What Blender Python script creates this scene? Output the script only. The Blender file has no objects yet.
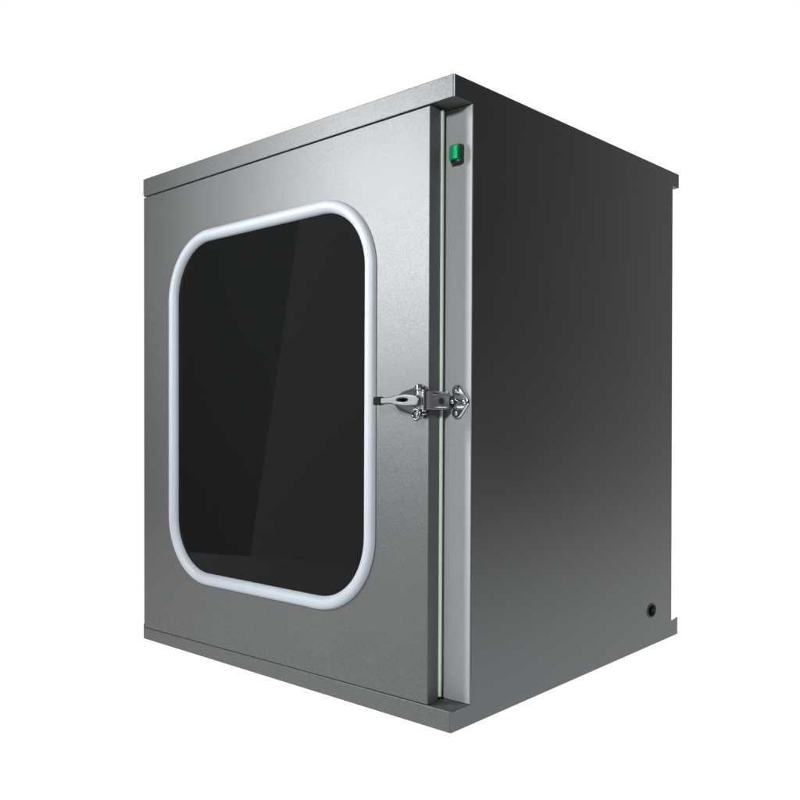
import bpy, bmesh, math
from mathutils import Vector, Matrix

# ------------------------------------------------------------------ setup
sc = bpy.context.scene
col = sc.collection
sc.render.engine = 'CYCLES'
sc.view_settings.view_transform = 'Standard'
sc.view_settings.look = 'None'
sc.view_settings.gamma = 1
sc.view_settings.exposure = 0
sc.render.resolution_x = 1024
sc.render.resolution_y = 1024

W, D, H = 0.568064, 0.515726, 0.66        # width, depth, height of the cabinet
REC = 0.0309                              # depth of the front recess
BACK = 0.0201                             # overhang of lid and base at the back

# the cabinet is hand-folded sheet metal and a few millimetres out of square
OFF = {(0,0,1):(-.547,1.875,-2.07),(1,0,1):(1.333,1.989,.287),(1,1,1):(1.408,-1.595,1.837),
       (0,0,0):(.179,-2.297,-1.61),(1,0,0):(-1.53,-2.183,-.079),(1,1,0):(-1.455,1.651,2.119)}
def fold(p):
    a, b, c = p[0]/W, p[1]/D, p[2]/H
    o = Vector((0,0,0))
    for k, v in OFF.items():
        o += Vector(v)*.001*(a if k[0] else 1-a)*(b if k[1] else 1-b)*(c if k[2] else 1-c)
    return Vector(p)+o

# ------------------------------------------------------------------ materials
def new_mat(name):
    m = bpy.data.materials.new(name); m.use_nodes = True
    nt = m.node_tree
    return m, nt, nt.nodes['Principled BSDF']
def setp(b, **k):
    for n, v in k.items():
        n = n.replace('_', ' ')
        b.inputs[n].default_value = v
def metal(name, base, rough, speck=0.0, grain=900., metallic=1.0, bump=0.0, brush=False, spec=.5):
    m, nt, b = new_mat(name)
    setp(b, Metallic=metallic, Roughness=rough); b.inputs['Specular IOR Level'].default_value = spec
    tc = nt.nodes.new('ShaderNodeTexCoord')
    n = nt.nodes.new('ShaderNodeTexNoise'); n.inputs['Scale'].default_value = grain
    n.inputs['Detail'].default_value = 2.0; n.inputs['Roughness'].default_value = .7
    if brush:
        mp = nt.nodes.new('ShaderNodeMapping'); mp.inputs['Scale'].default_value = (.06, .06, 1)
        nt.links.new(tc.outputs['Object'], mp.inputs['Vector']); nt.links.new(mp.outputs['Vector'], n.inputs['Vector'])
    else:
        nt.links.new(tc.outputs['Object'], n.inputs['Vector'])
    # fine grain plus large soft unevenness in tone
    big = nt.nodes.new('ShaderNodeTexNoise'); big.inputs['Scale'].default_value = 9; big.inputs['Detail'].default_value = 3
    nt.links.new(tc.outputs['Object'], big.inputs['Vector'])
    def ramp(src, lo, hi):
        r = nt.nodes.new('ShaderNodeMapRange')
        r.inputs['From Min'].default_value = .25; r.inputs['From Max'].default_value = .75
        r.inputs['To Min'].default_value = lo; r.inputs['To Max'].default_value = hi
        nt.links.new(src, r.inputs['Value']); return r.outputs[0]
    mul = nt.nodes.new('ShaderNodeMath'); mul.operation = 'MULTIPLY'
    nt.links.new(ramp(n.outputs['Fac'], 1-speck, 1+speck), mul.inputs[0])
    nt.links.new(ramp(big.outputs['Fac'], .97, 1.03), mul.inputs[1])
    vm = nt.nodes.new('ShaderNodeVectorMath'); vm.operation = 'SCALE'
    vm.inputs[0].default_value = base
    nt.links.new(mul.outputs[0], vm.inputs['Scale'])
    nt.links.new(vm.outputs[0], b.inputs['Base Color'])
    nt.links.new(ramp(big.outputs['Fac'], rough-.015, rough+.015), b.inputs['Roughness'])
    if bump:
        bp = nt.nodes.new('ShaderNodeBump'); bp.inputs['Strength'].default_value = bump
        bp.inputs['Distance'].default_value = .0003
        nt.links.new(n.outputs['Fac'], bp.inputs['Height']); nt.links.new(bp.outputs[0], b.inputs['Normal'])
    return m
def plain(name, base, rough=.5, metallic=0., **k):
    m, nt, b = new_mat(name)
    setp(b, Metallic=metallic, Roughness=rough); setp(b, **k)
    tc = nt.nodes.new('ShaderNodeTexCoord')
    n = nt.nodes.new('ShaderNodeTexNoise'); n.inputs['Scale'].default_value = 60; n.inputs['Detail'].default_value = 4
    nt.links.new(tc.outputs['Object'], n.inputs['Vector'])
    r = nt.nodes.new('ShaderNodeMix'); r.data_type = 'RGBA'
    r.inputs[6].default_value = [c*.94 for c in base]+[1]; r.inputs[7].default_value = [min(1, c*1.06) for c in base]+[1]
    nt.links.new(n.outputs['Fac'], r.inputs[0]); nt.links.new(r.outputs[2], b.inputs['Base Color'])
    return m

M = {}
M['front']  = metal('speckled_steel', (.098,.103,.106), .43, speck=.26, grain=720, metallic=.38, bump=.45, spec=.32)
M['frame']  = metal('satin_steel', (.275,.285,.293), .6, speck=.12, grain=800, metallic=.0, spec=.3)
M['side']   = metal('brushed_steel', (.150,.159,.165), .46, speck=.03, grain=700, metallic=1.0)
M['seam']   = plain('shadowed_fold', (.08,.08,.085), .5, metallic=.6)
M['rubber'] = plain('white_rubber', (.34,.38,.42), .5)
M['black']  = plain('black_rubber', (.012,.012,.013), .45)
M['seal']   = plain('green_seal', (.46,.58,.49), .35)
M['inner']  = plain('inner_steel', (.10,.105,.11), .45, metallic=.6)
M['chrome'] = plain('chrome', (.66,.68,.70), .20, metallic=1.0)
M['dchrome']= plain('dark_chrome', (.13,.13,.145), .26, metallic=1.0)
M['linkst'] = plain('satin_link_steel', (.22,.22,.24), .40, metallic=.6)
M['tip']    = plain('grip_rubber', (.006,.007,.006), .8, **{'Specular IOR Level':.15})
M['zinc']   = plain('zinc_steel', (.09,.102,.10), .38, metallic=.75)
M['green']  = plain('green_plastic', (.0,.25,.085), .6, **{'Specular IOR Level':.12})
M['bplast'] = plain('black_plastic', (.008,.02,.014), .35)
# smoked window glass
m, nt, b = new_mat('smoked_glass')
nt.nodes.remove(b)
out = nt.nodes['Material Output']
tr = nt.nodes.new('ShaderNodeBsdfTransparent'); tr.inputs[0].default_value = (.40,.42,.43,1)
gl = nt.nodes.new('ShaderNodeBsdfGlossy'); gl.inputs['Roughness'].default_value = .02
fr = nt.nodes.new('ShaderNodeFresnel'); fr.inputs[0].default_value = 1.15
mx = nt.nodes.new('ShaderNodeMixShader')
df = nt.nodes.new('ShaderNodeBsdfDiffuse'); df.inputs[0].default_value = (.009,.010,.0105,1)
m2 = nt.nodes.new('ShaderNodeMixShader'); m2.inputs[0].default_value = .7
nt.links.new(tr.outputs[0], m2.inputs[1]); nt.links.new(df.outputs[0], m2.inputs[2])
nt.links.new(fr.outputs[0], mx.inputs[0]); nt.links.new(m2.outputs[0], mx.inputs[1]); nt.links.new(gl.outputs[0], mx.inputs[2])
nt.links.new(mx.outputs[0], out.inputs[0]); M['glass'] = m
# white floor and backdrop; glow added to keep them white and shadow-free
m, nt, b = new_mat('glowing_white')
setp(b, Roughness=.9); b.inputs['Specular IOR Level'].default_value = 0
b.inputs['Base Color'].default_value = (.12,.12,.12,1)
b.inputs['Emission Color'].default_value = (1,1,1,1); b.inputs['Emission Strength'].default_value = 1.02
M['sweep'] = m

# ------------------------------------------------------------------ helpers
def link(name, me, mat, parent=None, warp=True, smooth=None, bevel=0, seg=2):
    if warp:
        for v in me.vertices: v.co = fold(v.co)
    o = bpy.data.objects.new(name, me); col.objects.link(o); o.parent = parent
    me.materials.clear(); me.materials.append(mat)
    if smooth is not None:
        for p in me.polygons: p.use_smooth = True
        if hasattr(me, 'set_sharp_from_angle'): me.set_sharp_from_angle(angle=math.radians(smooth))
    if bevel:
        md = o.modifiers.new('bevel', 'BEVEL'); md.width = bevel; md.segments = seg
        md.limit_method = 'ANGLE'; md.angle_limit = math.radians(35)
    return o
def bm_obj(name, bm, mat, parent=None, **k):
    bmesh.ops.remove_doubles(bm, verts=bm.verts, dist=1e-7)
    bmesh.ops.recalc_face_normals(bm, faces=bm.faces)
    me = bpy.data.meshes.new(name); bm.to_mesh(me); bm.free()
    return link(name, me, mat, parent, **k)
def hexa(bm, c):
    """c: 8 corners, bottom loop then top loop"""
    v = [bm.verts.new(p) for p in c]
    for f in ((0,3,2,1),(4,5,6,7),(0,1,5,4),(1,2,6,5),(2,3,7,6),(3,0,4,7)):
        bm.faces.new([v[i] for i in f])
def box(bm, x0,x1,y0,y1,z0,z1):
    hexa(bm, [(x0,y0,z0),(x1,y0,z0),(x1,y1,z0),(x0,y1,z0),(x0,y0,z1),(x1,y0,z1),(x1,y1,z1),(x0,y1,z1)])
def prism(bm, pts, t, to3):
    """closed outline pts (a,b) extruded between t[0] and t[1]; to3(a,b,t)->xyz"""
    lo = [bm.verts.new(to3(a,b,t[0])) for a,b in pts]; hi = [bm.verts.new(to3(a,b,t[1])) for a,b in pts]
    n = len(pts)
    bm.faces.new(lo); bm.faces.new(hi[::-1])
    for i in range(n): bm.faces.new([lo[i], lo[(i+1)%n], hi[(i+1)%n], hi[i]])
XZ = lambda a,b,t: (a,t,b)
YZ = lambda a,b,t: (t,a,b)
def cyl(bm, c, r, h, axis, n=28, r2=None):
    """cylinder/cone from c along axis for length h"""
    r2 = r if r2 is None else r2
    ax = Vector(axis).normalized()
    u = ax.orthogonal().normalized(); w = ax.cross(u)
    c = Vector(c)
    lo = [bm.verts.new(c+r*(math.cos(t)*u+math.sin(t)*w)) for t in [2*math.pi*i/n for i in range(n)]]
    hi = [bm.verts.new(c+ax*h+r2*(math.cos(t)*u+math.sin(t)*w)) for t in [2*math.pi*i/n for i in range(n)]]
    bm.faces.new(lo[::-1]); bm.faces.new(hi)
    for i in range(n): bm.faces.new([lo[i], lo[(i+1)%n], hi[(i+1)%n], hi[i]])
def dome(bm, c, r, h, axis, n=20, rings=5):
    ax = Vector(axis).normalized(); u = ax.orthogonal().normalized(); w = ax.cross(u); c = Vector(c)
    prev = None
    for k in range(rings):
        a = math.pi/2*k/rings
        loop = [bm.verts.new(c+ax*h*math.sin(a)+r*math.cos(a)*(math.cos(t)*u+math.sin(t)*w)) for t in [2*math.pi*i/n for i in range(n)]]
        if prev is None: bm.faces.new(loop[::-1])
        else:
            for i in range(n): bm.faces.new([prev[i], prev[(i+1)%n], loop[(i+1)%n], loop[i]])
        prev = loop
    top = bm.verts.new(c+ax*h)
    for i in range(n): bm.faces.new([prev[i], prev[(i+1)%n], top])
def rrect(x0,x1,z0,z1,r,n=14):
    """rounded rectangle outline, counter-clockwise; r may be 4 radii (bl, br, tr, tl)"""
    rs = r if isinstance(r, (tuple, list)) else (r,)*4
    out = []
    for (cx, cz, a0, rr) in ((x0+rs[0], z0+rs[0], 180, rs[0]), (x1-rs[1], z0+rs[1], 270, rs[1]),
                             (x1-rs[2], z1-rs[2], 0, rs[2]), (x0+rs[3], z1-rs[3], 90, rs[3])):
        for i in range(n+1):
            a = math.radians(a0+90*i/n); out.append((cx+rr*math.cos(a), cz+rr*math.sin(a)))
    return out
def plate(name, loops, t0, t1, to3, mat, parent, bevel=.0008, res=2):
    """sheet with holes: 2D filled curve, extruded t0..t1, edges rounded"""
    cu = bpy.data.curves.new(name, 'CURVE'); cu.dimensions = '2D'; cu.fill_mode = 'BOTH'
    for L in loops:
        s = cu.splines.new('POLY'); s.points.add(len(L)-1); s.use_cyclic_u = True
        for p, (a, b) in zip(s.points, L): p.co = (a, b, 0, 1)
    cu.extrude = abs(t1-t0)/2-bevel; cu.bevel_depth = bevel; cu.bevel_resolution = res; cu.offset = -bevel
    tmp = bpy.data.objects.new('tmp', cu); col.objects.link(tmp)
    dg = bpy.context.evaluated_depsgraph_get(); dg.update()
    me = bpy.data.meshes.new_from_object(tmp.evaluated_get(dg))
    bpy.data.objects.remove(tmp); bpy.data.curves.remove(cu)
    me.name = name; mid = (t0+t1)/2
    for v in me.vertices: v.co = to3(v.co.x, v.co.y, mid+v.co.z)
    bm = bmesh.new(); bm.from_mesh(me); bmesh.ops.remove_doubles(bm, verts=bm.verts, dist=1e-6)
    bmesh.ops.recalc_face_normals(bm, faces=bm.faces); bm.to_mesh(me); bm.free()
    ax = Vector(to3(0,0,1)) - Vector(to3(0,0,0))
    o = link(name, me, mat, parent, smooth=30)
    for p in me.polygons:                      # the sheet's faces stay truly flat, only its rolled edges are smooth
        if abs(p.normal.dot(ax)) > .98: p.use_smooth = False
    return o
def mm(L): return [(a*.001, b*.001) for a, b in L]

# ------------------------------------------------------------------ the cabinet
box_root = bpy.data.objects.new('pass_box', None); col.objects.link(box_root)
box_root.empty_display_size = .1
box_root['label'] = 'grey steel pass box cabinet with a rounded dark window, chrome latch and green button'
box_root['category'] = 'pass box'

zt_l, zt_r = .6346, .6371       # underside of the lid, left and right
zb_l, zb_r = .0165, .0217       # top of the base, left and right
X1 = W-.0016
# lid: front fascia, soffit and roof in one folded piece
bm = bmesh.new()
hexa(bm, [(0,0,zt_l),(X1,0,zt_r),(X1,D,.6400),(0,D,.6385),(0,0,H),(X1,0,H),(X1,D,H),(0,D,H)])
bm_obj('top_cover', bm, M['front'], box_root, bevel=.0008)
# base: closed up to the rear recess, its rear overhang is only the side cheeks
bm = bmesh.new()
hexa(bm, [(0,0,0),(X1,0,0),(X1,D-BACK,0),(0,D-BACK,0),(0,0,zb_l),(X1,0,zb_r),(X1,D-BACK,.0226),(0,D-BACK,.0226)])
bm_obj('base_plinth', bm, M['front'], box_root, bevel=.0008)
# side panels with the lid and base overhangs cut out of the same sheet
def side_outline():
    return [(.0003,.0004),(D-.0003,.0003),(D,.0245),(D-BACK,.0222),(D-BACK,.6398),(D,.6402),(D,H-.0003),
            (.0003,H-.0004),(.0003,.6371),(REC+.0004,.6371),(REC+.0004,.0217),(.0003,.0217)]
hole = [(.4345+.0128*math.cos(a), .0484+.0098*math.sin(a)) for a in [2*math.pi*i/40 for i in range(40)]]
sp = plate('side_panel', [side_outline(), hole], W-.0016, W, YZ, M['side'], box_root, bevel=.0004)
plate('side_panel', [side_outline()], 0-.0016, 0-.0002, YZ, M['side'], box_root, bevel=.0004)
bm = bmesh.new(); box(bm, .0002, X1, D-BACK-.002, D-BACK-.0006, .0226, .6386)
bm_obj('rear_panel', bm, M['side'], box_root)
# cable hole: rubber bush set in the panel
bm = bmesh.new()
def ell(a, b, x): return [bm.verts.new((x, .4345+a*math.cos(t), .0484+b*math.sin(t))) for t in [2*math.pi*i/40 for i in range(40)]]
rings = [ell(.0127,.0097,W-.003), ell(.0127,.0097,W+.0004), ell(.0120,.0090,W+.0010), ell(.0108,.0079,W+.0008), ell(.0104,.0075,W-.001), ell(.0100,.0072,W-.014)]
for r0, r1 in zip(rings, rings[1:]):
    for i in range(40): bm.faces.new([r0[i], r0[(i+1)%40], r1[(i+1)%40], r1[i]])
bm.faces.new(rings[-1])
bm_obj('cable_grommet', bm, M['black'], box_root, smooth=40)
# front frame behind the door
fr_out = mm([(.4,17.2),(567.8,22.1),(567.8,636.8),(.4,634.4)])
plate('front_frame', [fr_out, rrect(.075,.470,.085,.575,.06)], REC-.0012, REC+.0003, XZ, M['frame'], box_root, bevel=.0004)
# inner chamber seen through the glass
bm = bmesh.new()
x0,x1,y0,y1,z0,z1 = .030,.520,REC+.0006,D-.06,.060,.600
v = {}
for i,(x,y,z) in enumerate([(x0,y0,z0),(x1,y0,z0),(x1,y1,z0),(x0,y1,z0),(x0,y0,z1),(x1,y0,z1),(x1,y1,z1),(x0,y1,z1)]): v[i] = bm.verts.new((x,y,z))
for f in ((0,1,2,3),(4,7,6,5),(1,5,6,2),(2,6,7,3),(3,7,4,0)): bm.faces.new([v[i] for i in f])
me = bpy.data.meshes.new('inner_chamber'); bm.normal_update(); bm.to_mesh(me); bm.free()
link('inner_chamber', me, M['inner'], box_root)

# ------------------------------------------------------------------ door
dr_out = mm([(.1,17.0),(536.5,22.3),(536.5,635.6),(.1,633.0)])
win = (.086, .4455, .1125, .5500)
door = plate('door', [dr_out, rrect(win[0]-.008, win[1]+.007, win[2]-.007, win[3]+.007, .082)], 0, .0176, XZ, M['front'], box_root, bevel=.0009)
bm = bmesh.new()
prism(bm, rrect(win[0]-.010, win[1]+.009, win[2]-.009, win[3]+.009, .082), (.0012, .0062), XZ)
bm_obj('glass_pane', bm, M['glass'], door)
# soft D-profile rubber moulding round the glass
outer = rrect(.0680, .4615, .0965, .5655, (.088,.092,.086,.091), n=20)
inner = rrect(.0858, .4453, .1122, .5502, (.070,.075,.068,.073), n=20)
bm = bmesh.new(); loops = []
prof = [(0,.0010),(.03,-.0022),(.16,-.0048),(.35,-.0062),(.55,-.0064),(.75,-.0052),(.90,-.0028),(.985,-.0004),(1,.0016)]
for t, y in prof:
    loops.append([bm.verts.new((a[0]*(1-t)+b_[0]*t, y, a[1]*(1-t)+b_[1]*t)) for a, b_ in zip(outer, inner)])
for l0, l1 in zip(loops, loops[1:]):
    n = len(l0)
    for i in range(n): bm.faces.new([l0[i], l0[(i+1)%n], l1[(i+1)%n], l1[i]])
bm_obj('window_gasket', bm, M['rubber'], door, smooth=60)
# pale green sealing strip between door and frame
plate('door_seal', [mm([(6,21.8),(538.3,26.2),(538.3,634.8),(6,632)]), rrect(.04,.505,.055,.60,.03)], .0178, .0212, XZ, M['seal'], door, bevel=.0008)

# ------------------------------------------------------------------ green button
bm = bmesh.new(); box(bm, .5452,.5580, .0216,.0294, .5790,.5975)
btn = bm_obj('indicator_button', bm, M['bplast'], box_root, bevel=.0012, seg=3)
bm = bmesh.new(); box(bm, .5458,.5569, .0188,.0222, .5815,.5958)
bm_obj('button_cap', bm, M['green'], btn, bevel=.0010, seg=3)

# ------------------------------------------------------------------ latch on the door
Z = .3340
lroot_bm = bmesh.new()
lo_ = mm([(494,329.5),(497,341),(504,344.5),(530,350.5),(535,347),(535,321),(530,316.5),(504,323),(497,326)])
hi_ = mm([(499,333),(501,337),(507,338.2),(529,340.5),(533,339),(533,329),(529,327.5),(507,329.5),(501,331)])
La = [lroot_bm.verts.new((x, -.0004, z)) for x, z in lo_]; Lb = [lroot_bm.verts.new((x, -.0035, z)) for x, z in lo_]; Lc = [lroot_bm.verts.new((x, -.0135, z)) for x, z in hi_]
lroot_bm.faces.new(La); lroot_bm.faces.new(Lc[::-1])
for q0, q1 in ((La, Lb), (Lb, Lc)):
    for i in range(9): lroot_bm.faces.new([q0[i], q0[(i+1)%9], q1[(i+1)%9], q1[i]])
latch = bm_obj('latch', lroot_bm, M['dchrome'], box_root, bevel=.0010, seg=3)
# ears of the base bracket that carry the pivot
for s in (-1, 1):
    bm = bmesh.new()
    zc = Z+s*.0128
    prism(bm, [(x*.001, y*.001) for x,y in ((524,-2),(524,-9),(528,-15),(534,-17.5),(539,-15),(540,-9),(537,-2))], (zc-.0011, zc+.0011), lambda a,b,t: (a,b,t))
    bm_obj('pivot_bracket', bm, M['chrome'], latch, bevel=.0006)
# lever: tapering pressed handle with a slot
lev = [(488,331.2),(488,338.2),(503,338.4),(510,340.2),(524,341.4),(538,339.8),(541,337),(541,331.5),(538,329),(524,328.6),(510,329.8),(503,331.4)]
slot = [(x*.001+.0125*math.cos(a)*.6, .3352+.0016*math.sin(a)) for x in (519,) for a in [2*math.pi*i/24 for i in range(24)]]
plate('lever', [mm(lev), slot], -.0215, -.0165, XZ, M['zinc'], latch, bevel=.0014, res=3)
bm = bmesh.new(); box(bm, .4785,.4892, -.0228,-.0152, .3303,.3392)
bm_obj('grip_tip', bm, M['tip'], latch, bevel=.0018, seg=3)
bm = bmesh.new(); cyl(bm, (.5345,-.0125,Z-.0172), .0031, .0344, (0,0,1))
bm_obj('pivot_pin', bm, M['chrome'], latch, smooth=40, bevel=.0008)
for zz in (.3478, .3196):
    bm = bmesh.new(); cyl(bm, (.5345,-.0125,zz-.0022), .0048, .0044, (0,0,1), n=6)
    bm_obj('nut', bm, M['chrome'], latch, bevel=.0006)
# rings of the lower eye
bm = bmesh.new()
ctr = Vector((.5330,-.0150,.3205)); R, r_ = .0052, .0017
ls = []
for i in range(28):
    a = 2*math.pi*i/28; d = Vector((math.cos(a),0,math.sin(a)))
    ls.append([bm.verts.new(ctr+d*(R+r_*math.cos(t))+Vector((0,1,0))*r_*math.sin(t)) for t in [2*math.pi*k/10 for k in range(10)]])
for i in range(28):
    for k in range(10): bm.faces.new([ls[i][k], ls[(i+1)%28][k], ls[(i+1)%28][(k+1)%10], ls[i][(k+1)%10]])
bm_obj('eye_ring', bm, M['dchrome'], latch, smooth=60)
# hook link that reaches from the pivot round the door edge to the keeper
bm = bmesh.new()
prism(bm, [(x*.001, y*.001) for x,y in ((536,-17),(541.5,-15.5),(545.5,-9),(546.5,6),(546.5,22),(540.5,22),(540.5,4),(539.6,-6),(536,-11))], (Z-.0088, Z+.0098), lambda a,b,t: (a,b,t))
bm_obj('hook_link', bm, M['linkst'], latch, bevel=.0011, seg=3)
bm = bmesh.new(); box(bm, .5462,.5476, -.0065,.0185, Z+.0060,Z+.0094)
bm_obj('link_rib', bm, M['chrome'], latch, bevel=.0006)
bm = bmesh.new(); box(bm, .5462,.5476, -.0065,.0185, Z-.0086,Z-.0060)
bm_obj('link_rib', bm, M['chrome'], latch, bevel=.0006)
bm = bmesh.new(); cyl(bm, (.5455,.0075,Z-.0002), .0034, .0022, (1,0,0))
bm_obj('link_hole_shade', bm, M['black'], latch, smooth=40)  # solid black disc, its colour stands in for the shade inside the hole
bm = bmesh.new(); cyl(bm, (.5428,-.0148,Z-.0105), .0022, .022, (0,0,1))
bm_obj('hook_roller', bm, M['chrome'], latch, smooth=40, bevel=.0005)

# ------------------------------------------------------------------ keeper on the frame
kp = mm([(540,328.6),(543.5,328.0),(546.6,326.0),(545.4,322.2),(546.0,318.5),(549.6,316.2),(554.8,316.4),(558.2,319.2),(566.6,330.4),(567.2,333.2),(566.4,336.0),
         (557.6,348.4),(554.2,350.6),(549.6,350.4),(546.2,347.6),(545.6,344.0),(547.0,340.2),(543.6,338.8),(540,338.2)])
keeper = plate('keeper', [kp], .0255, .0292, XZ, M['chrome'], box_root, bevel=.0014, res=3)
bm = bmesh.new(); prism(bm, mm([(541,329.5),(553,330.0),(559,333.2),(553,337.0),(541,337.4)]), (.0222,.0258), XZ)
bm_obj('keeper_rib', bm, M['dchrome'], keeper, bevel=.0012, seg=3)
for (x, z) in ((.5508,.3446), (.5512,.3216), (.5622,.3330), (.5490,.3335)):
    bm = bmesh.new(); dome(bm, (x, .0256 if x != .5490 else .0224, z), .0027, .0017, (0,-1,0))
    bm_obj('screw', bm, M['chrome'], keeper, smooth=60)

# ------------------------------------------------------------------ surface and background: one white sweep with added glow
cb = Vector((W/2, D/2, 0)); yaw = math.radians(-20)
fw = Vector((math.sin(yaw), math.cos(yaw), 0)); rt = Vector((math.cos(yaw), -math.sin(yaw), 0))
path = [(-.76, -.0024), (-.3, -.0024), (.3, -.0024), (1.1, -.0024)]
for i in range(1, 13):
    a = math.pi/2*i/12; path.append((1.1+.7*math.sin(a), -.0024+.7*(1-math.cos(a))))
path.append((1.8, 3.3))
bm = bmesh.new(); HR = lambda d: .8+.57*max(0, d+.1)  # right edge shaped to grade the glow reflected in the side panel
HL = lambda d: .75+1.15*(d+.76)+1.2*max(0, d-.5)  # left edge cut in near the front to keep the glow off the door
L = [bm.verts.new(cb+fw*d-rt*HL(d)+Vector((0,0,z))) for d, z in path]
R = [bm.verts.new(cb+fw*d+rt*HR(d)+Vector((0,0,z))) for d, z in path]
for i in range(len(path)-1): bm.faces.new([L[i], R[i], R[i+1], L[i+1]])
sweep = bm_obj('floor', bm, M['sweep'], None, warp=False, smooth=60)
sweep['kind'] = 'structure'

# ------------------------------------------------------------------ lamps
def area(name, loc, target, sx, sy, power, color=(1,1,1), roll=0, spread=180):
    li = bpy.data.lights.new(name, 'AREA'); li.shape = 'RECTANGLE'; li.size = sx; li.size_y = sy
    li.energy = power; li.color = color; li.spread = math.radians(spread)   # softbox grid
    o = bpy.data.objects.new(name, li); col.objects.link(o); o.location = loc
    o.rotation_euler = (Vector(target)-Vector(loc)).to_track_quat('-Z', 'Y').to_euler()
    o.rotation_euler.rotate_axis('Z', roll)
    return o
area('key_softbox', (-.235,-.85,.77), (.55,0,.48), .18, .66, 5.2, spread=85)
area('added_fill', (1.22,-1.33,.90), (.56,0,.33), .18, .18, 7.4, spread=100)  # unseen lamp, added to brighten the frame strip and the door edge
area('glass_wedge_lamp', (-1.12,-1.5,.30), (.30,0,.30), .55, 2.2, 3.0, roll=math.radians(-8))  # dim unseen lamp, added for the slanted reflection in the window glass

w = bpy.data.worlds.new('World'); sc.world = w; w.use_nodes = True
w.node_tree.nodes['Background'].inputs[0].default_value = (.9,.95,1,1)
w.node_tree.nodes['Background'].inputs[1].default_value = .02

# ------------------------------------------------------------------ camera
cam = bpy.data.cameras.new('camera'); co = bpy.data.objects.new('camera', cam); col.objects.link(co)
cam.sensor_width = 36; cam.lens = 873.1225/800*36; cam.shift_y = 23.55/800
cam.clip_start = .02; cam.clip_end = 100
f_ = Vector((-0.67217916,0.74029595,-0.01170863)); r2 = Vector((0.74036383,0.67220186,-0.00246224)); u2 = Vector((-0.00604777,0.01032371,0.99992842))
co.matrix_world = Matrix(((r2.x,u2.x,-f_.x,1.11518641),(r2.y,u2.y,-f_.y,-.68135223),(r2.z,u2.z,-f_.z,.32151425),(0,0,0,1)))
sc.camera = co
